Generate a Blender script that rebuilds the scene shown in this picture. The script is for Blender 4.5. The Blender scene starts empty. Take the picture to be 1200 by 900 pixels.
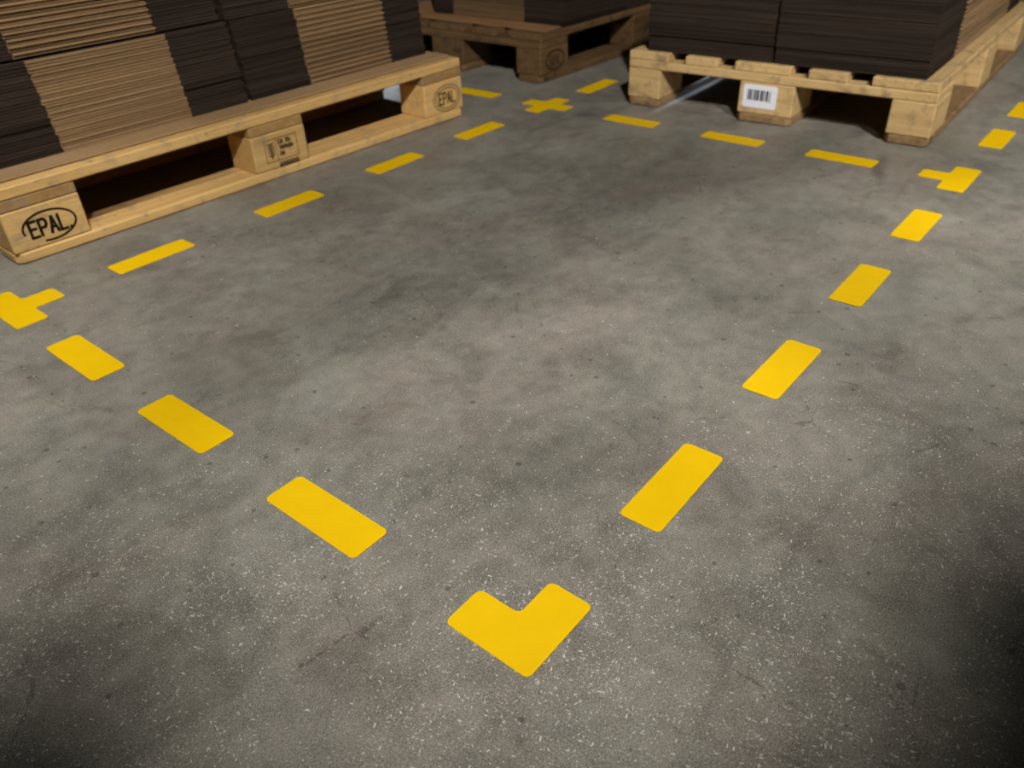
import bpy, bmesh, math, random
from mathutils import Vector, Matrix, Euler

random.seed(7)
scene = bpy.context.scene
col = scene.collection

# ------------------------------------------------------------------ camera, world, lights, exposure
CAM = Vector((-0.32347, -0.27447, 0.60854))
RX, UX, FX = (Vector((0.63222554, -0.77391999, -0.03658845)), Vector((0.45612617, 0.33361141, 0.82501657)),
              Vector((0.62629049, 0.5382855, -0.56392282)))
cd = bpy.data.cameras.new('camera')
cam = bpy.data.objects.new('camera', cd)
col.objects.link(cam)
cam.matrix_world = Matrix(((RX.x, UX.x, -FX.x, CAM.x), (RX.y, UX.y, -FX.y, CAM.y), (RX.z, UX.z, -FX.z, CAM.z), (0, 0, 0, 1)))
cd.sensor_fit = 'HORIZONTAL'
cd.sensor_width = 36.0
cd.lens = 36.0 * 914.3 / 1200.0
cd.clip_start = 0.02
cd.dof.use_dof = True
cd.dof.focus_distance = 0.80
cd.dof.aperture_fstop = 6.3
scene.camera = cam

w = bpy.data.worlds.new('world')
scene.world = w
w.use_nodes = True
w.node_tree.nodes['Background'].inputs['Color'].default_value = (1.0, 0.95, 0.88, 1)
w.node_tree.nodes['Background'].inputs['Strength'].default_value = 0.03


def lamp(kind, name, loc, target, power, color=(1, 1, 1), **kw):
    d = bpy.data.lights.new(name, kind)
    d.energy = power
    d.color = color
    for k, v in kw.items():
        setattr(d, k, v)
    o = bpy.data.objects.new(name, d)
    o.location = loc
    o.rotation_euler = (Vector(target) - Vector(loc)).to_track_quat('-Z', 'Y').to_euler()
    col.objects.link(o)
    return o


# added unseen spots: four shape the bay floor's falloff, two brighten the pallet fronts
WARM = (1.0, 0.965, 0.895)
for nm, px, py, h, tx, ty, half, wt, bl in (('bay_fill_front', -1.185, -0.228, 3.232, 0.205, 0.170, 0.149, 555, 0.95),
                                        ('bay_fill_right', 1.043, -0.350, 2.788, 0.965, -0.081, 0.244, 284, 1.0),
                                        ('bay_fill_left', -0.390, -0.216, 2.582, -0.275, 1.181, 0.325, 375, 1.0),
                                        ('bay_fill_centre', 0.30, -0.10, 3.0, 0.55, 0.58, 0.165, 110, 1.0),
                                        ('row_fill_left', -1.201, -1.408, 2.667, 1.717, 1.792, 0.311, 680, 1.0),
                                        ('row_fill_right', -0.667, -2.062, 2.650, 2.519, -0.037, 0.316, 960, 1.0)):
    lamp('SPOT', nm, (px, py, h), (tx, ty, 0), wt, WARM, spot_size=2 * half, spot_blend=bl, shadow_soft_size=0.06)
# unseen spots added behind the rows: gap glow, and streak under the right pallet
lamp('SPOT', 'gap_lamp', (1.60, 4.8, 2.6), (1.39, 1.88, 0.0), 1900, (0.75, 0.86, 1.0),  # added unseen spot for the gap glow
     spot_size=math.radians(8), spot_blend=0.8, shadow_soft_size=0.05)
lamp('SPOT', 'streak_fill', (4.3, 0.924, 0.18), (1.86, 0.843, 0.0), 1500, (0.70, 0.82, 1.0),
     spot_size=math.radians(0.95), spot_blend=0.9, shadow_soft_size=0.006)

vs = scene.view_settings
vs.view_transform = 'Standard'
vs.look = 'None'
vs.gamma = 1.0
vs.use_curve_mapping = False
vs.exposure = 0.0


# ------------------------------------------------------------------ material helpers
class NT:
    def __init__(self, name):
        self.m = bpy.data.materials.new(name)
        self.m.use_nodes = True
        self.t = self.m.node_tree
        self.b = self.t.nodes['Principled BSDF']

    def n(self, typ, **kw):
        nd = self.t.nodes.new(typ)
        for k, v in kw.items():
            if k.startswith('i_'):
                nd.inputs[k[2:].replace('_', ' ')].default_value = v
            else:
                setattr(nd, k, v)
        return nd

    def l(self, a, b):
        self.t.links.new(a, b)

    def math(self, op, a, b=None, c=None, clamp=False):
        nd = self.t.nodes.new('ShaderNodeMath')
        nd.operation = op
        nd.use_clamp = clamp
        for i, x in enumerate((a, b, c)):
            if x is None:
                continue
            if isinstance(x, (int, float)):
                nd.inputs[i].default_value = x
            else:
                self.l(x, nd.inputs[i])
        return nd.outputs[0]

    def mix(self, fac, a, b, blend='MIX'):
        nd = self.t.nodes.new('ShaderNodeMix')
        nd.data_type = 'RGBA'
        nd.blend_type = blend
        for s, x in ((nd.inputs[0], fac), (nd.inputs[6], a), (nd.inputs[7], b)):
            if isinstance(x, (int, float)):
                s.default_value = x
            elif isinstance(x, tuple):
                s.default_value = (x[0], x[1], x[2], 1)
            else:
                self.l(x, s)
        return nd.outputs[2]

    def noise(self, vec, scale, detail=4, rough=0.55, dist=0.0):
        nd = self.n('ShaderNodeTexNoise')
        nd.inputs['Scale'].default_value = scale
        nd.inputs['Detail'].default_value = detail
        nd.inputs['Roughness'].default_value = rough
        nd.inputs['Distortion'].default_value = dist
        if vec is not None:
            self.l(vec, nd.inputs['Vector'])
        return nd.outputs['Fac']

    def mapping(self, vec, loc=(0, 0, 0), rot=(0, 0, 0), scale=(1, 1, 1)):
        nd = self.n('ShaderNodeMapping')
        nd.inputs['Location'].default_value = loc
        nd.inputs['Rotation'].default_value = rot
        nd.inputs['Scale'].default_value = scale
        self.l(vec, nd.inputs['Vector'])
        return nd.outputs['Vector']

    def ramp(self, x, lo, hi, a=0.0, b=1.0):
        nd = self.n('ShaderNodeMapRange')
        nd.clamp = True
        nd.interpolation_type = 'SMOOTHSTEP'
        for k, v in (('From Min', lo), ('From Max', hi), ('To Min', a), ('To Max', b)):
            nd.inputs[k].default_value = v
        self.l(x, nd.inputs['Value'])
        return nd.outputs['Result']

    def bump(self, h, strength, dist):
        nd = self.n('ShaderNodeBump')
        nd.inputs['Strength'].default_value = strength
        nd.inputs['Distance'].default_value = dist
        self.l(h, nd.inputs['Height'])
        self.l(nd.outputs['Normal'], self.b.inputs['Normal'])

    def done(self, color, rough=0.6, spec=0.3):
        if isinstance(color, tuple):
            self.b.inputs['Base Color'].default_value = (*color, 1)
        else:
            self.l(color, self.b.inputs['Base Color'])
        if isinstance(rough, (int, float)):
            self.b.inputs['Roughness'].default_value = rough
        else:
            self.l(rough, self.b.inputs['Roughness'])
        self.b.inputs['Specular IOR Level'].default_value = spec
        return self.m


def concrete():
    T = NT('polished_concrete')
    P = T.n('ShaderNodeTexCoord').outputs['Object']
    big = T.noise(P, 1.7, 5, 0.6, 0.6)
    mid = T.noise(P, 6.5, 6, 0.62, 0.8)
    fine = T.noise(P, 34, 6, 0.7, 0.3)
    grain = T.noise(P, 520, 3, 0.75)
    hue = T.noise(T.mapping(P, (3, 5, 0)), 4.2, 4, 0.6, 0.7)
    hue2 = T.noise(T.mapping(P, (7, 1, 0)), 11, 4, 0.6, 0.5)
    c = T.mix(T.ramp(hue, 0.36, 0.66), (0.226, 0.219, 0.186), (0.233, 0.211, 0.182))
    c = T.mix(T.ramp(hue2, 0.54, 0.74, 0, 0.40), c, (0.222, 0.216, 0.208))
    v = T.math('ADD', T.ramp(big, 0.3, 0.7, 0.88, 1.12), T.ramp(mid, 0.28, 0.74, -0.17, 0.17))
    v = T.math('ADD', v, T.ramp(fine, 0.25, 0.75, -0.17, 0.17))
    v = T.math('ADD', v, T.ramp(T.noise(T.mapping(P, (6, 2, 0), (0, 0, 0.7), (1, 1.5, 1)), 15, 5, 0.7, 0.8), 0.3, 0.7, -0.055, 0.055))
    v = T.math('ADD', v, T.ramp(grain, 0.3, 0.7, -0.44, 0.44))
    # trowel / tyre drag marks
    wob = T.n('ShaderNodeVectorMath', operation='ADD')
    nz = T.n('ShaderNodeTexNoise')
    nz.inputs['Scale'].default_value = 2.2
    T.l(P, nz.inputs['Vector'])
    sc = T.n('ShaderNodeVectorMath', operation='SCALE')
    sc.inputs['Scale'].default_value = 0.22
    T.l(nz.outputs['Color'], sc.inputs[0])
    T.l(P, wob.inputs[0])
    T.l(sc.outputs[0], wob.inputs[1])
    W = wob.outputs[0]
    drag = T.noise(T.mapping(W, rot=(0, 0, 0.45), scale=(2.5, 30, 1)), 1.0, 3, 0.5)
    dragm = T.ramp(T.noise(T.mapping(P, (2.3, 0.4, 0)), 2.6, 3), 0.42, 0.62)
    v = T.math('MULTIPLY', v, T.math('SUBTRACT', 1.0, T.math('MULTIPLY', T.ramp(drag, 0.54, 0.74, 0, 0.15), dragm)))
    drag2 = T.noise(T.mapping(W, (1, 2, 0), rot=(0, 0, 2.0), scale=(3, 36, 1)), 1.0, 3, 0.5)
    dragm2 = T.ramp(T.noise(T.mapping(P, (9.3, 4.4, 0)), 3.1, 3), 0.50, 0.64)
    v = T.math('MULTIPLY', v, T.math('SUBTRACT', 1.0, T.math('MULTIPLY', T.ramp(drag2, 0.55, 0.74, 0, 0.13), dragm2)))
    # cracks
    cr = T.n('ShaderNodeTexVoronoi', feature='DISTANCE_TO_EDGE')
    cr.inputs['Scale'].default_value = 5.5
    T.l(T.mapping(W, (0.3, 0.2, 0)), cr.inputs['Vector'])
    fuzz = T.noise(P, 60, 3, 0.6)
    cd_ = T.math('ADD', cr.outputs['Distance'], T.ramp(fuzz, 0.3, 0.7, -0.010, 0.010))
    crm = T.math('MULTIPLY', T.ramp(cd_, 0.0005, 0.0045, 1, 0),
                 T.ramp(T.noise(T.mapping(P, (4, 8, 0)), 5.0, 3), 0.50, 0.66))
    v = T.math('MULTIPLY', v, T.math('SUBTRACT', 1.0, T.math('MULTIPLY', crm, 0.38)))
    # pits and dark specks
    pit = T.n('ShaderNodeTexVoronoi')
    pit.inputs['Scale'].default_value = 62
    T.l(P, pit.inputs['Vector'])
    sp = T.n('ShaderNodeSeparateColor')
    T.l(pit.outputs['Color'], sp.inputs[0])
    pr = T.math('MULTIPLY', T.math('GREATER_THAN', sp.outputs[0], 0.80), T.math('MULTIPLY', sp.outputs[1], 0.26))
    pm = T.math('LESS_THAN', pit.outputs['Distance'], pr)
    v = T.math('MULTIPLY', v, T.math('SUBTRACT', 1.0, T.math('MULTIPLY', pm, 0.42)))
    hsv = T.n('ShaderNodeVectorMath', operation='SCALE')
    T.l(c, hsv.inputs[0])
    T.l(v, hsv.inputs['Scale'])
    c = hsv.outputs[0]
    # rusty stains
    st = T.noise(T.mapping(P, (11, 3, 0)), 9, 5, 0.65, 0.8)
    c = T.mix(T.ramp(st, 0.61, 0.74, 0, 0.45), c, (0.105, 0.070, 0.048))
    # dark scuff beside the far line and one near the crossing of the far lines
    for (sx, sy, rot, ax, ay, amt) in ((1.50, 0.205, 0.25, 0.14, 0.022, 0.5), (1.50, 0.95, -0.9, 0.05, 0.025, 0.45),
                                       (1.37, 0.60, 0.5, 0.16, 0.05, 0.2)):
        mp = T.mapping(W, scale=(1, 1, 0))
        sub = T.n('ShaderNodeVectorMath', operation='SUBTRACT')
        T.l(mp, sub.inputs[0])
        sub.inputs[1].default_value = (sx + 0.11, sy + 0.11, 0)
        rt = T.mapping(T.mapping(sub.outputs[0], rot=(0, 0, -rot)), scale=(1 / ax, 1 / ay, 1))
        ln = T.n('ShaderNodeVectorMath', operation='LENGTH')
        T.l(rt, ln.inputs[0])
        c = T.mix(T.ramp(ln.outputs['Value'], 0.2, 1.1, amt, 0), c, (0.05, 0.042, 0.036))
    # light fibres and chips lying in the surface
    clump = T.ramp(T.noise(T.mapping(P, (1.5, 2.5, 0)), 7, 4, 0.6), 0.34, 0.66, 0.10, 0.95)
    # worn surface shows far more aggregate near the bay's front corner than towards the pallets
    sepx = T.n('ShaderNodeSeparateXYZ')
    T.l(P, sepx.inputs[0])
    front = T.ramp(T.math('ADD', sepx.outputs[0], sepx.outputs[1]), 0.0, 0.72, 1.0, 0.06)
    clump = T.math('MULTIPLY', clump, front)
    for k, (ang, scl, asp, wd) in enumerate(((0.3, 560, 2.8, 0.32), (1.2, 470, 3.2, 0.30), (2.1, 600, 2.6, 0.32), (2.8, 430, 3.6, 0.28),
                                         (0.8, 760, 1.6, 0.36), (1.7, 660, 2.2, 0.32))):
        vo = T.n('ShaderNodeTexVoronoi')
        vo.inputs['Scale'].default_value = 1.0
        T.l(T.mapping(T.mapping(P, (k * 1.7, k * 0.9, 0), (0, 0, ang)), scale=(scl / asp, scl, 1)), vo.inputs['Vector'])
        s = T.n('ShaderNodeSeparateColor')
        T.l(vo.outputs['Color'], s.inputs[0])
        on = T.math('LESS_THAN', s.outputs[0], T.math('MULTIPLY', clump, 0.27))
        rad = T.math('MULTIPLY_ADD', s.outputs[1], wd, 0.06)
        f = T.math('MULTIPLY', T.math('LESS_THAN', vo.outputs['Distance'], rad), on)
        f = T.math('MULTIPLY', f, T.math('MULTIPLY_ADD', s.outputs[2], 0.62, 0.20))
        c = T.mix(f, c, (0.74, 0.72, 0.66))
    rough = T.math('ADD', T.ramp(mid, 0.3, 0.7, 0.40, 0.56), T.ramp(fine, 0.3, 0.7, -0.05, 0.05))
    T.bump(T.math('ADD', T.math('MULTIPLY', fine, 0.6), T.math('MULTIPLY', grain, 0.5)), 0.25, 0.0012)
    return T.done(c, rough, 0.35)


def yellow():
    T = NT('yellow_marking_film')
    P = T.n('ShaderNodeTexCoord').outputs['Object']
    f = T.noise(P, 30, 4, 0.6)
    c = T.mix(T.ramp(f, 0.3, 0.7), (0.83, 0.515, 0.0015), (0.86, 0.54, 0.002))
    T.bump(T.noise(P, 120, 3), 0.08, 0.0005)
    return T.done(c, 0.6, 0.12)


def wood(name, a, b, grime, amount, axis):
    T = NT(name)
    P = T.n('ShaderNodeTexCoord').outputs['Object']
    info = T.n('ShaderNodeObjectInfo').outputs['Random']
    off = T.n('ShaderNodeCombineXYZ')
    T.l(T.math('MULTIPLY', info, 17.0), off.inputs[0])
    T.l(T.math('MULTIPLY', info, 9.0), off.inputs[1])
    T.l(T.math('MULTIPLY', info, 5.0), off.inputs[2])
    ad = T.n('ShaderNodeVectorMath', operation='ADD')
    T.l(P, ad.inputs[0])
    T.l(off.outputs[0], ad.inputs[1])
    Q = ad.outputs[0]
    s = (2.0, 40, 40) if axis == 'x' else (40, 2.0, 40)
    g = T.noise(T.mapping(Q, scale=s), 1.6, 5, 0.65, 0.6)
    g2 = T.noise(T.mapping(Q, scale=tuple(k * 3 for k in s)), 1.5, 3, 0.6)
    c = T.mix(T.ramp(g, 0.32, 0.70), a, b)
    c = T.mix(T.ramp(g2, 0.5, 0.75, 0, 0.3), c, tuple(x * 0.55 for x in b))
    d = T.noise(Q, 22, 5, 0.65, 0.5)
    c = T.mix(T.ramp(d, 0.50, 0.72, 0, amount), c, grime)
    k = T.noise(Q, 48, 2, 0.5)
    c = T.mix(T.ramp(k, 0.68, 0.76, 0, 0.55), c, tuple(x * 0.45 for x in b))
    br = T.n('ShaderNodeVectorMath', operation='SCALE')
    T.l(c, br.inputs[0])
    T.l(T.math('MULTIPLY_ADD', info, 0.28, 0.86), br.inputs['Scale'])
    T.bump(g2, 0.25, 0.001)
    return T.done(br.outputs[0], 0.68, 0.2)


def board(name, a, b, scale_along):
    T = NT(name)
    P = T.n('ShaderNodeTexCoord').outputs['Object']
    info = T.n('ShaderNodeObjectInfo').outputs['Random']
    off = T.n('ShaderNodeCombineXYZ')
    T.l(T.math('MULTIPLY', info, 23.0), off.inputs[0])
    T.l(T.math('MULTIPLY', info, 11.0), off.inputs[1])
    ad = T.n('ShaderNodeVectorMath', operation='ADD')
    T.l(P, ad.inputs[0])
    T.l(off.outputs[0], ad.inputs[1])
    Q = ad.outputs[0]
    f = T.noise(T.mapping(Q, scale=(scale_along, scale_along, 220)), 1.0, 4, 0.6)
    flute = T.noise(T.mapping(Q, scale=(160, 160, 90)), 1.0, 2, 0.5)
    c = T.mix(T.ramp(f, 0.3, 0.7), a, b)
    br = T.n('ShaderNodeVectorMath', operation='SCALE')
    T.l(c, br.inputs[0])
    T.l(T.math('MULTIPLY', T.math('MULTIPLY_ADD', info, 0.36, 0.80), T.ramp(flute, 0.3, 0.7, 0.95, 1.05)), br.inputs['Scale'])
    return T.done(br.outputs[0], 0.8, 0.12)


def flat(name, c, rough=0.6, spec=0.2, var=0.12):
    T = NT(name)
    P = T.n('ShaderNodeTexCoord').outputs['Object']
    f = T.noise(P, 90, 3, 0.6)
    return T.done(T.mix(T.ramp(f, 0.3, 0.7), tuple(x * (1 - var) for x in c), tuple(x * (1 + var) for x in c)), rough, spec)


M = {}
M['floor'] = concrete()
M['yellow'] = yellow()
for ax in 'xy':
    M['pine_' + ax] = wood('fresh_pine_' + ax, (0.66, 0.43, 0.17), (0.54, 0.33, 0.12), (0.26, 0.21, 0.16), 0.55, ax)
    M['stringer_' + ax] = wood('brown_pine_' + ax, (0.40, 0.24, 0.09), (0.30, 0.175, 0.065), (0.25, 0.22, 0.19), 0.5, ax)
    M['beige_' + ax] = wood('beige_pine_' + ax, (0.60, 0.42, 0.20), (0.50, 0.33, 0.145), (0.20, 0.145, 0.085), 0.7, ax)
    M['dirty_' + ax] = wood('dirty_pine_' + ax, (0.30, 0.19, 0.09), (0.20, 0.12, 0.06), (0.08, 0.055, 0.04), 0.7, ax)
    M['old_' + ax] = wood('weathered_pine_' + ax, (0.165, 0.095, 0.040), (0.095, 0.055, 0.025), (0.035, 0.025, 0.02), 0.9, ax)
M['ink'] = flat('burnt_stamp', (0.018, 0.013, 0.010), 0.8, 0.1)
M['ink_soft'] = flat('faded_stamp', (0.075, 0.045, 0.018), 0.8, 0.1, 0.3)
M['label'] = flat('white_label_paper', (0.78, 0.80, 0.88), 0.5, 0.25, 0.03)
M['bars'] = flat('black_print', (0.03, 0.03, 0.045), 0.6, 0.2)
M['dark_card'] = board('dark_printed_cardboard', (0.021, 0.0145, 0.011), (0.043, 0.030, 0.0225), 3)
M['tan_card'] = board('tan_cardboard_edge', (0.34, 0.218, 0.114), (0.20, 0.124, 0.062), 2)
M['shaded_card'] = board('shaded_cardboard_edge', (0.20, 0.125, 0.065), (0.13, 0.080, 0.042), 2)  # tan edge with the back pallet's shade mixed into its colour
M['brown_sheet'] = board('brown_cardboard_sheet', (0.30, 0.165, 0.075), (0.22, 0.12, 0.055), 4)
M['sheet'] = board('tan_cardboard_sheet', (0.36, 0.235, 0.125), (0.29, 0.185, 0.095), 4)
M['wall'] = flat('grey_hall_wall', (0.55, 0.54, 0.51), 0.8, 0.2, 0.05)
M['nail'] = flat('nail_steel', (0.16, 0.14, 0.12), 0.5, 0.5)


# ------------------------------------------------------------------ mesh helpers
def tag(o, label=None, cat=None, group=None, kind=None):
    for k, v in (('label', label), ('category', cat), ('group', group), ('kind', kind)):
        if v:
            o[k] = v
    return o


def link(name, me, mat, parent=None, loc=(0, 0, 0)):
    o = bpy.data.objects.new(name, me)
    if mat is not None and not me.materials:
        me.materials.append(mat)
    o.location = loc
    o.parent = parent
    col.objects.link(o)
    return o


def empty(name, loc, rz):
    o = bpy.data.objects.new(name, None)
    o.location = loc
    o.rotation_euler = (0, 0, rz)
    o.empty_display_size = 0.1
    col.objects.link(o)
    return o


def bm_box(bm, lo, hi, bev=0.0):
    x0, y0, z0 = lo
    x1, y1, z1 = hi
    v = [bm.verts.new(p) for p in ((x0, y0, z0), (x1, y0, z0), (x1, y1, z0), (x0, y1, z0), (x0, y0, z1), (x1, y0, z1), (x1, y1, z1), (x0, y1, z1))]
    fs = [bm.faces.new([v[i] for i in f]) for f in ((3, 2, 1, 0), (4, 5, 6, 7), (0, 1, 5, 4), (1, 2, 6, 5), (2, 3, 7, 6), (3, 0, 4, 7))]
    if bev:
        es = {e for f in fs for e in f.edges}
        bmesh.ops.bevel(bm, geom=list(es), offset=bev, segments=1, affect='EDGES')


def bm_prism(bm, pts, z0, z1, bev=0.0, both=False):
    lo = [bm.verts.new((x, y, z0)) for x, y in pts]
    hi = [bm.verts.new((x, y, z1)) for x, y in pts]
    n = len(pts)
    bot = bm.faces.new(list(reversed(lo)))
    top = bm.faces.new(hi)
    for i in range(n):
        bm.faces.new((lo[i], lo[(i + 1) % n], hi[(i + 1) % n], hi[i]))
    if bev:
        es = list(top.edges) + (list(bot.edges) if both else [])
        bmesh.ops.bevel(bm, geom=es, offset=bev, segments=1, affect='EDGES')


def mesh(bm, name, shift=None):
    if shift is not None:
        bmesh.ops.translate(bm, verts=bm.verts, vec=-Vector(shift))
    bmesh.ops.recalc_face_normals(bm, faces=bm.faces)
    me = bpy.data.meshes.new(name)
    bm.to_mesh(me)
    bm.free()
    return me


# ------------------------------------------------------------------ floor
bm = bmesh.new()
bm_box(bm, (-4, -4, -0.15), (9, 8, 0.0))
tag(link('floor', mesh(bm, 'floor'), M['floor']), kind='structure')


for nm, lo, hi in (('ceiling', (-4, -4, 4.8), (9, 8, 4.95)), ('wall_left', (-4, 8, 0), (9, 8.15, 4.8)), ('wall_right', (-4, -4.15, 0), (9, -4, 4.8)),
                   ('wall_back', (9, -4, 0), (9.15, 8, 4.8)), ('wall_front', (-4.15, -4, 0), (-4, 8, 4.8))):
    bm = bmesh.new()
    bm_box(bm, lo, hi)
    tag(link(nm, mesh(bm, nm), M['wall']), kind='structure')


# ------------------------------------------------------------------ yellow floor markers
def rounded(pts, r, seg=5):
    out = []
    n = len(pts)
    for i in range(n):
        p0, p, p1 = Vector(pts[i - 1]), Vector(pts[i]), Vector(pts[(i + 1) % n])
        a, b = (p0 - p).normalized(), (p1 - p).normalized()
        s, e = p + a * r, p + b * r
        c = p + a * r + b * r
        for k in range(seg + 1):
            t = k / seg * math.pi / 2
            # quarter arc from s to e about c (right angles only)
            out.append(c + (s - c) * math.cos(t) + (e - c) * math.sin(t))
    return [(q.x, q.y) for q in out]


def marker(name, pts, label, centre, rz, group):
    bm = bmesh.new()
    bm_prism(bm, rounded(pts, 0.0065), 0.0, 0.0009, 0.0003)
    o = link(name, mesh(bm, name), M['yellow'], None, (centre[0], centre[1], 0.0002))
    o.rotation_euler = (0, 0, rz)
    tag(o, label, 'floor marking', group, 'thing')
    return o


LL, WW, W2, Q = 0.1545, 0.0515, 0.0515, 0.0785      # length, width, width of far strips, half length of crossing pieces
X, Y = 1.5064, 1.1279                                # world position of the two far lines


def rect(lx, ly):
    return [(-lx / 2, -ly / 2), (lx / 2, -ly / 2), (lx / 2, ly / 2), (-lx / 2, ly / 2)]


gL, gR, gB, gF = ('yellow dashes on the near left line', 'yellow dashes on the right line', 'yellow dashes on the line along the left pallet',
                  'yellow dashes on the line before the right pallet')
ww = WW
marker('corner_marker', [(0, 0), (0.102, 0), (0.102, ww), (ww, ww), (ww, 0.102), (0, 0.102)],
       'yellow L-shaped floor marker on bare concrete in the foreground', (0, 0), 0, None)
lab = ['yellow floor dash left of and nearest to the yellow L-shaped corner marker',
       'yellow floor dash, middle one of three between L-shaped corner and left T-shaped marker',
       'yellow floor dash just in front of the T-shaped marker at the left edge']
for c, l, dr in zip((0.311, 0.5987, 0.8745), lab, (0.0, 0.01, -0.008)):
    marker('dash_marker', rect(ww, LL), l, (ww / 2, c), dr, gL)
lab = ['yellow floor dash right of and nearest to the yellow L-shaped corner marker',
       'yellow floor dash second from the L-shaped corner going up the right line',
       'yellow floor dash third from the L-shaped corner going up the right line',
       'yellow floor dash just in front of the T-shaped marker on the right',
       'yellow floor dash just beyond the right T-shaped marker, beside the right pallet',
       'yellow floor dash cut off by the right picture edge, beside the right pallet']
for c, l, dr in zip((0.3026, 0.6057, 0.9144, 1.2121, 1.8377, 2.125), lab, (0.012, -0.006, 0.006, 0, 0, 0)):
    marker('dash_marker', rect(LL, ww), l, (c, ww / 2), dr, gR)
# tee on the right: wide bar along the right line, arm towards the crossing
T_ = 0.1038
marker('tee_marker', [(-Q, -ww / 2), (Q, -ww / 2), (Q, ww / 2), (W2 / 2, ww / 2), (W2 / 2, T_ - ww / 2), (-W2 / 2, T_ - ww / 2),
                            (-W2 / 2, ww / 2), (-Q, ww / 2)], 'yellow T-shaped floor marker in front of the right pallet\'s right corner', (X, ww / 2), 0, None)
marker('tee_marker', [(-ww / 2, -Q), (ww / 2, -Q), (ww / 2, -W2 / 2), (T_ - ww / 2, -W2 / 2), (T_ - ww / 2, W2 / 2), (ww / 2, W2 / 2),
                            (ww / 2, Q), (-ww / 2, Q)], 'yellow T-shaped floor marker cut off by the left picture edge', (ww / 2, Y), 0, None)
lab = ['yellow floor dash in front of the branded corner block of the left pallet',
       'yellow floor dash in front of the left pallet\'s near opening, second from the left T',
       'yellow floor dash in front of the left pallet\'s far opening, second from the cross',
       'yellow floor dash off the left pallet\'s far corner, nearest this side of the cross']
for c, l in zip((0.2812, 0.6022, 0.914, 1.2224), lab):
    marker('dash_marker', rect(LL, W2), l, (c, Y), random.uniform(-.008, .008), gB)
lab = ['yellow floor dash in front of the right pallet\'s left block, nearest the cross',
       'yellow floor dash in front of the block with the barcode label',
       'yellow floor dash in front of the right pallet\'s right opening, nearest the right T']
for c, l in zip((0.2921, 0.5829, 0.852), lab):
    marker('dash_marker', rect(W2, LL), l, (X, Y - c), random.uniform(-.006, .006), gF)
a_ = Q - 0.002
h_ = W2 / 2
marker('cross_marker', [(-a_, -h_), (-h_, -h_), (-h_, -a_), (h_, -a_), (h_, -h_), (a_, -h_), (a_, h_), (h_, h_), (h_, a_), (-h_, a_), (-h_, h_), (-a_, h_)],
       'yellow cross-shaped floor marker between the three pallets', (X + 0.008, Y - 0.004), 0, None)
marker('dash_marker', rect(W2, LL), 'yellow floor dash partly hidden behind the left pallet\'s far corner', (1.515, 1.392), 0, None)
marker('dash_marker', rect(LL + 0.015, W2), 'yellow floor dash between the back pallet and the right pallet', (1.768, 1.122), 0.03, None)


# ------------------------------------------------------------------ pallets
def stamp(polys, width, face, t=0.0006):
    """strokes laid on the front face (facing -y) of a block; face = (x, y, z) of the stamp's centre"""
    bm = bmesh.new()
    for pl in polys:
        for (x0, z0), (x1, z1) in zip(pl[:-1], pl[1:]):
            d = Vector((x1 - x0, z1 - z0))
            if d.length < 1e-6:
                continue
            d.normalize()
            e = d * (width * 0.35)
            n = Vector((-d.y, d.x)) * width / 2
            q = [(x0 - e.x + n.x, z0 - e.y + n.y), (x1 + e.x + n.x, z1 + e.y + n.y), (x1 + e.x - n.x, z1 + e.y - n.y), (x0 - e.x - n.x, z0 - e.y - n.y)]
            fr = [bm.verts.new((face[0] + a, face[1] - t, face[2] + b)) for a, b in q]
            bk = [bm.verts.new((face[0] + a, face[1] + 0.0004, face[2] + b)) for a, b in q]
            bm.faces.new(fr)
            for i in range(4):
                bm.faces.new((fr[i], bk[i], bk[(i + 1) % 4], fr[(i + 1) % 4]))
    return bm


def ellipse(a, b, n=36, t0=0.0, t1=2 * math.pi):
    return [(a * math.cos(t0 + (t1 - t0) * k / n), b * math.sin(t0 + (t1 - t0) * k / n)) for k in range(n + 1)]


LET = {'E': [[(1, 0), (0, 0), (0, 1), (1, 1)], [(0, .52), (.85, .52)]],
       'P': [[(0, 0), (0, 1), (.75, 1), (1, .86), (1, .62), (.75, .48), (0, .48)]],
       'A': [[(0, 0), (.5, 1), (1, 0)], [(.2, .34), (.8, .34)]],
       'L': [[(0, 1), (0, 0), (.9, 0)]]}


def word(s, x, z, lw, lh, gap, slant=0.0):
    out = []
    for ch in s:
        for pl in LET[ch]:
            out.append([(x + a * lw + slant * b * lh, z + b * lh) for a, b in pl])
        x += lw + gap
    return out


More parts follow.
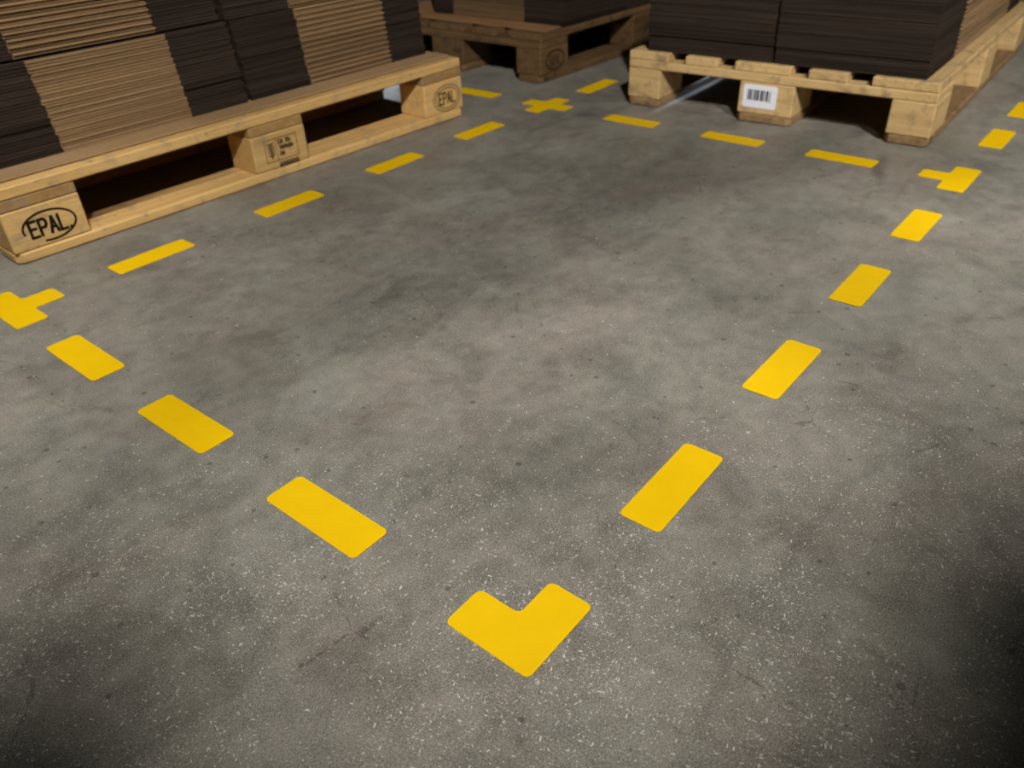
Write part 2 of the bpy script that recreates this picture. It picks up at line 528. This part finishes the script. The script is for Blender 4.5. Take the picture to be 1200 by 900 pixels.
def pallet(name, loc, rz, label, deck, mats, lift=0.0, chips=()):
    root = empty(name, loc, rz)
    tag(root, label, 'pallet')
    rnd = random.Random(name + label)

    def piece(pname, lo, hi, mat, bev=0.0025, pts=None):
        bm = bmesh.new()
        if pts:
            bm_prism(bm, pts, lo[2], hi[2], 0.004, True)
        else:
            bm_box(bm, lo, hi, bev)
        for v in bm.verts:
            v.co.z *= 1 + lift * v.co.x / 1.2
        c = ((lo[0] + hi[0]) / 2, (lo[1] + hi[1]) / 2, (lo[2] + hi[2]) / 2)
        return link(pname, mesh(bm, pname, c), mat, root, c)

    rows = ((0.0, 0.1), (0.3275, 0.4725), (0.7, 0.8))
    cols = ((0.0, 0.145), (0.5275, 0.6725), (1.055, 1.2))
    for k, (a, b) in enumerate(deck):
        j = rnd.uniform(0, 0.004)
        piece('deck_board', (j, a, 0.1222), (1.2 - rnd.uniform(0, .004), b, 0.144), M[mats['deck'] + '_x'])
    for a, b in cols:
        piece('stringer_board', (a + 0.001, 0.0015, 0.1001), (b - 0.001, 0.7985, 0.122), M[mats['stringer'] + '_y'])
    blocks = {}
    for r, (c0, c1) in enumerate(rows):
        for k, (a, b) in enumerate(cols):
            j = rnd.uniform(0.0, 0.0025)
            blocks[r, k] = piece('block', (a + j, c0 + 0.001, 0.0221), (b - j, c1 - 0.001, 0.0999), M[mats['block'] + '_' + mats.get('baxis', 'x')])
    for c0, c1 in rows:
        ch = 0.012
        pts = [(0, c0 + ch), (ch, c0), (1.2 - ch, c0), (1.2, c0 + ch), (1.2, c1 - ch), (1.2 - ch, c1), (ch, c1), (0, c1 - ch)]
        piece('bottom_board', (0, c0, 0.0), (1.2, c1, 0.022), M[mats['bottom'] + '_x'], pts=pts)
    return root, blocks


def on_block(blk, name, bm, mat, lift_k, label=None):
    for v in bm.verts:
        v.co.z *= 1 + lift_k * v.co.x / 1.2
    o = link(name, mesh(bm, name, blk.location), mat, blk, (0, 0, 0))
    if label:
        o['label'] = label
    return o


DECK = ((0.0, 0.145), (0.186, 0.286), (0.3275, 0.4725), (0.514, 0.614), (0.655, 0.8))
LP, LA, LIFT = Vector((0.10899, 1.29624, 0)), -math.radians(1.7232), 0.07
left, lb = pallet('pallet', LP, LA, 'fresh yellow pine pallet with oval block brand, at the left under tall carton stacks', DECK,
                  dict(deck='pine', stringer='stringer', block='pine', bottom='pine'), LIFT)

oval = ellipse(0.049, 0.0285)
let = word('EPAL', -0.034, -0.016, 0.0125, 0.030, 0.0055)
on_block(lb[0, 0], 'brand_stamp', stamp([ellipse(0.0485, 0.028, 30, -1.9, 3.35)], 0.0038, (0.076, 0.001, 0.058)), M['ink'], 0, 'burnt-in oval ring of the brand')
on_block(lb[0, 0], 'brand_lettering', stamp(let + [[(0.037, -0.0155), (0.0385, -0.0155)]], 0.0055, (0.074, 0.001, 0.0585)), M['ink'], 0, 'burnt-in letters EPAL')
# centre block: framed treatment mark with symbol column, code rows and date row below
cx = 0.60
fr = [[(-0.041, -0.022), (0.045, -0.022), (0.045, 0.026), (-0.041, 0.026), (-0.041, -0.022)], [(-0.012, -0.022), (-0.012, 0.026)]]
sym = [[(-0.026, -0.016), (-0.026, 0.018)]]
for k in range(5):
    zz = -0.012 + k * 0.0062
    sym += [[(-0.034, zz + 0.006), (-0.026, zz), (-0.018, zz + 0.006)]]
rows_ = []
for (z, h, xs) in ((0.012, 0.009, (-0.005, 0.003, 0.016, 0.024)), (0.000, 0.0075, (-0.002, 0.004, 0.010, 0.016, 0.022, 0.028)), (-0.013, 0.008, (-0.004, 0.003))):
    for i, x in enumerate(xs):
        rows_ += [[(x, z), (x, z + h)], [(x, z + h * (.5 if i % 2 else 1)), (x + 0.0042, z + h * (.5 if i % 2 else 1))], [(x + 0.0042, z), (x + 0.0042, z + h * (1 if i % 3 else .5))]]
date = []
for i in range(7):
    x = -0.010 + i * 0.0078
    date += [[(x, -0.036), (x + 0.0012, -0.028)], [(x, -0.036), (x + 0.0042, -0.036)], [(x + 0.0042, -0.036), (x + 0.005, -0.028)]]
on_block(lb[0, 1], 'mark_frame', stamp(fr, 0.0013, (cx, 0.001, 0.061)), M['ink_soft'], LIFT)
on_block(lb[0, 1], 'treatment_mark', stamp(sym + rows_ + date, 0.0024, (cx, 0.001, 0.061)), M['ink'], LIFT, 'dark printed wheat symbol and code rows')
on_block(lb[0, 2], 'brand_stamp', stamp([ellipse(0.0505, 0.0315), ellipse(0.042, 0.0245)], 0.0022, (1.139, 0.001, 0.0575)), M['ink_soft'], LIFT, 'faded oval ring of the brand')
on_block(lb[0, 2], 'brand_lettering', stamp(word('EPAL', -0.029, -0.013, 0.0105, 0.027, 0.005), 0.0042, (1.139, 0.001, 0.0575)), M['ink_soft'], LIFT, 'faded letters EPAL')

QO, QU = Vector((1.64514, 0.9392, 0)), Vector((0.03774, -0.99929, 0))
RP, RA = QO + QU * 0.8, math.radians(2.1629)
rdeck = ((0.004, 0.152), (0.208, 0.302), (0.346, 0.492), (0.540, 0.630), (0.681, 0.8))
right, rb = pallet('pallet', RP, RA, 'beige pine pallet with white barcode label, at the right under dark carton stacks', rdeck,
                   dict(deck='beige', stringer='beige', block='beige', bottom='dirty', baxis='y'))
# barcode label on the middle block of the 800 mm end (facing -x)
bm = bmesh.new()
# drawn in a frame where x' runs along -y: build flat then rotate
pts = rounded([(-0.0445, -0.0285), (0.0445, -0.0285), (0.0445, 0.0285), (-0.0445, 0.0285)], 0.006)
bm_prism(bm, pts, 0.0, 0.0006)
rotm = Matrix.Rotation(math.radians(90), 4, 'Z').inverted() @ Matrix.Rotation(math.radians(90), 4, 'X')
bmesh.ops.transform(bm, verts=bm.verts, matrix=rotm)
lab_o = link('barcode_label', mesh(bm, 'barcode_label'), M['label'], right, (0.0006, 0.8 - 0.3855, 0.0665))
lab_o['label'] = 'white rounded sticker with a black barcode'
bm = bmesh.new()
x = -0.032
rr = random.Random(3)
while x < 0.028:
    wd = rr.choice((0.0022, 0.0035, 0.0050, 0.0060))
    tall = rr.random() < 0.2
    bm_box(bm, (x, -0.010 - (0.003 if tall else 0), 0.0005), (x + wd, 0.016, 0.0009))
    x += wd + rr.choice((0.0018, 0.0024, 0.0034))
bmesh.ops.transform(bm, verts=bm.verts, matrix=rotm)
bars = link('barcode', mesh(bm, 'barcode'), M['bars'], lab_o, (0, 0, 0))
bars['label'] = 'black barcode lines'

BP, BA = Vector((1.69613, 1.28649, 0)), math.radians(-0.5)
back, bb = pallet('pallet', BP, BA, 'dark weathered wooden pallet at the back, between the other two pallets', DECK,
                  dict(deck='old', stringer='old', block='old', bottom='old'))
on_block(bb[0, 0], 'brand_stamp', stamp([ellipse(0.047, 0.028)], 0.0045, (0.075, 0.001, 0.060)), M['ink'], 0, 'worn dark oval ring of the brand')
on_block(bb[0, 0], 'brand_lettering', stamp(word('EPAL', -0.029, -0.013, 0.0105, 0.027, 0.005), 0.004, (0.075, 0.001, 0.060)), M['ink_soft'], 0, 'worn brand letters')


# ------------------------------------------------------------------ cardboard slip sheets and flattened cartons
def sheet(loc, rz, lo, hi, z, label, tilt=0.0, mat='sheet'):
    bm = bmesh.new()
    c = ((lo[0] + hi[0]) / 2, (lo[1] + hi[1]) / 2)
    bm_box(bm, (lo[0] - c[0], lo[1] - c[1], 0), (hi[0] - c[0], hi[1] - c[1], 0.004))
    R = Matrix.Translation(loc) @ Matrix.Rotation(rz, 4, 'Z')
    o = link('cardboard_sheet', mesh(bm, 'cardboard_sheet'), M[mat])
    o.matrix_world = R @ Matrix.Translation((c[0], c[1], z + tilt * c[0])) @ Matrix.Rotation(-tilt, 4, 'Y')
    tag(o, label, 'cardboard sheet', 'slip sheets under the carton stacks')
    return o


TL = 0.144 * LIFT / 1.2
sheet(LP, LA, (0.012, 0.030), (1.185, 0.770), 0.1465, 'tan cardboard sheet under the carton stacks on the yellow pine pallet', TL)
sheet(BP, BA, (0.045, 0.020), (1.15, 0.780), 0.1443, 'brown cardboard sheet under the cartons on the dark weathered pallet', mat='brown_sheet')

ORD = ('bottom one', 'second from bottom', 'third from bottom', 'fourth from bottom', 'fifth from bottom', 'sixth from bottom', 'seventh from bottom',
       'eighth from bottom', 'ninth from bottom', 'tenth from bottom', 'eleventh from bottom', 'twelfth from bottom', 'thirteenth from bottom',
       'fourteenth from bottom', 'fifteenth from bottom', 'sixteenth from bottom', 'seventeenth from bottom', 'eighteenth from bottom',
       'nineteenth from bottom', 'twentieth from bottom', 'twenty-first from bottom', 'twenty-second from bottom', 'twenty-third from bottom',
       'twenty-fourth from bottom', 'twenty-fifth from bottom', 'twenty-sixth from bottom', 'twenty-seventh from bottom')


def carton_meshes(W, D, flap, tone='tan_card', th=0.0104, plies=2, gap=0.0008, recess=0.0035, variants=4):
    """a flattened carton lying flat: folded plies; long side x, visible long edge at y=0"""
    out = []
    zs = [(th * k / plies + (gap if k else 0), th * (k + 1) / plies) for k in range(plies)]
    for k in range(variants):
        r = random.Random(k * 31 + int(W * 1000) + int(recess * 1e5))
        bm = bmesh.new()
        for z0, z1 in zs:
            a, b, c = r.uniform(0, 0.0025), r.uniform(0, 0.0025), r.uniform(0, 0.0025)
            bm_box(bm, (a, (0.006 if flap else 0.0) + c, z0), (W - b, D - c, z1))
        body = mesh(bm, 'carton_body')
        body.materials.append(M['dark_card'])
        edge = None
        if flap:
            a, b = flap
            bm = bmesh.new()
            for i, (z0, z1) in enumerate(zs):
                y0 = (recess if i % 2 == 0 else 0.0) + r.uniform(0, 0.0012)     # the lower ply of each fold stands back a little
                bm_box(bm, (a + r.uniform(0, .0025), y0, z0 + 0.0001), (b - r.uniform(0, .0025), 0.0062, z1 - 0.0001))
            edge = mesh(bm, 'carton_edge')
            edge.materials.append(M[tone])
        out.append((body, edge))
    return out


def column(loc, rz, x0, y0, z0, n, meshes, where, group, lean=0.0, tilt=0.0, breaks=(), flip=0.0, seed=1, lead='flattened dark brown carton', pitch=0.0112, jit=1.0, upper=None):
    r = random.Random(seed)
    base = Matrix.Translation(loc) @ Matrix.Rotation(rz, 4, 'Z')
    z = z0
    sx = sy = 0.0
    for k in range(n):
        for (at, dx, dy, dz) in breaks:
            if k == at:
                sx += dx
                sy += dy
                z += dz
        src = upper[1] if upper and k >= upper[0] else meshes
        body, edge = src[r.randrange(len(src))]
        o = bpy.data.objects.new('flattened_carton', body)
        col.objects.link(o)
        px, py = x0 + sx + lean * k + jit * r.uniform(-.0015, .0015), y0 + sy + jit * r.uniform(-.0015, .0015)
        o.matrix_world = base @ Matrix.Translation((px, py, z + tilt * px)) @ Matrix.Rotation(-tilt, 4, 'Y') @ Matrix.Rotation(flip + jit * r.uniform(-.0025, .0025), 4, 'Z')
        tag(o, '%s, %s, %s' % (lead, ORD[k], where), 'carton', group)
        if edge:
            e = bpy.data.objects.new('cut_edge', edge)
            e.parent = o
            e['label'] = 'cut cardboard edge, paler than the printed ends'
            col.objects.link(e)
        z += pitch * r.uniform(0.97, 1.06)


mA = carton_meshes(0.555, 0.36, (0.130, 0.410), recess=0.0020, gap=0.0006)
mA2 = carton_meshes(0.555, 0.36, (0.130, 0.410), recess=0.0055, gap=0.0012)
mB = carton_meshes(0.555, 0.36, (0.166, 0.428), recess=0.0050, gap=0.0010)
lead = 'flattened dark carton with tan middle edge'
lead_b = 'flattened dark carton with shaded middle edge'
column(LP, LA, 0.045, 0.086, 0.1508, 26, mA, 'left column on left pallet', 'cartons of the left column on the left pallet',
       -0.0010, TL, ((15, -0.012, 0.006, 0.0035),), seed=2, lead=lead, upper=(15, mA2))
column(LP, LA, 0.608, 0.086, 0.1508, 24, mB, 'right column on left pallet', 'cartons of the right column on the left pallet',
       -0.0010, TL, ((15, -0.006, 0.004, 0.002),), seed=5, lead=lead)
# right pallet: long cartons running away from the camera, tan edges on the right-hand side
mC = carton_meshes(1.14, 0.365, (0.25, 0.90), th=0.0185, plies=4, recess=0.0055, gap=0.0010)
mD = carton_meshes(1.14, 0.350, None, th=0.0185, plies=4)
column(RP, RA, 0.020, 0.034, 0.1445, 13, mC, 'right column on right pallet', 'cartons of the right column on the right pallet',
       breaks=((2, -0.005, 0, 0.001),), seed=7, lead='long flattened dark carton with tan side edge', pitch=0.0196, jit=0.5)
column(RP, RA, 0.022, 0.404, 0.1445, 13, mD, 'left column on right pallet', 'cartons of the left column on the right pallet',
       breaks=((2, -0.006, 0, 0.002),), seed=8, pitch=0.0196, jit=0.5, lead='long flattened dark brown carton')
# back pallet: tan edges, shade put into their colour, face the left pallet
mF = carton_meshes(0.57, 0.37, (0.10, 0.41), 'shaded_card')
mG = carton_meshes(0.57, 0.37, None)
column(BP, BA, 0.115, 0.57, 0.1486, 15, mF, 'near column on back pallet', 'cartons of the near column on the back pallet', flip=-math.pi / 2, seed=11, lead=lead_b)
column(BP, BA, 0.495, 0.57, 0.1486, 15, mG, 'far column on back pallet', 'cartons of the far column on the back pallet', flip=-math.pi / 2, seed=12)
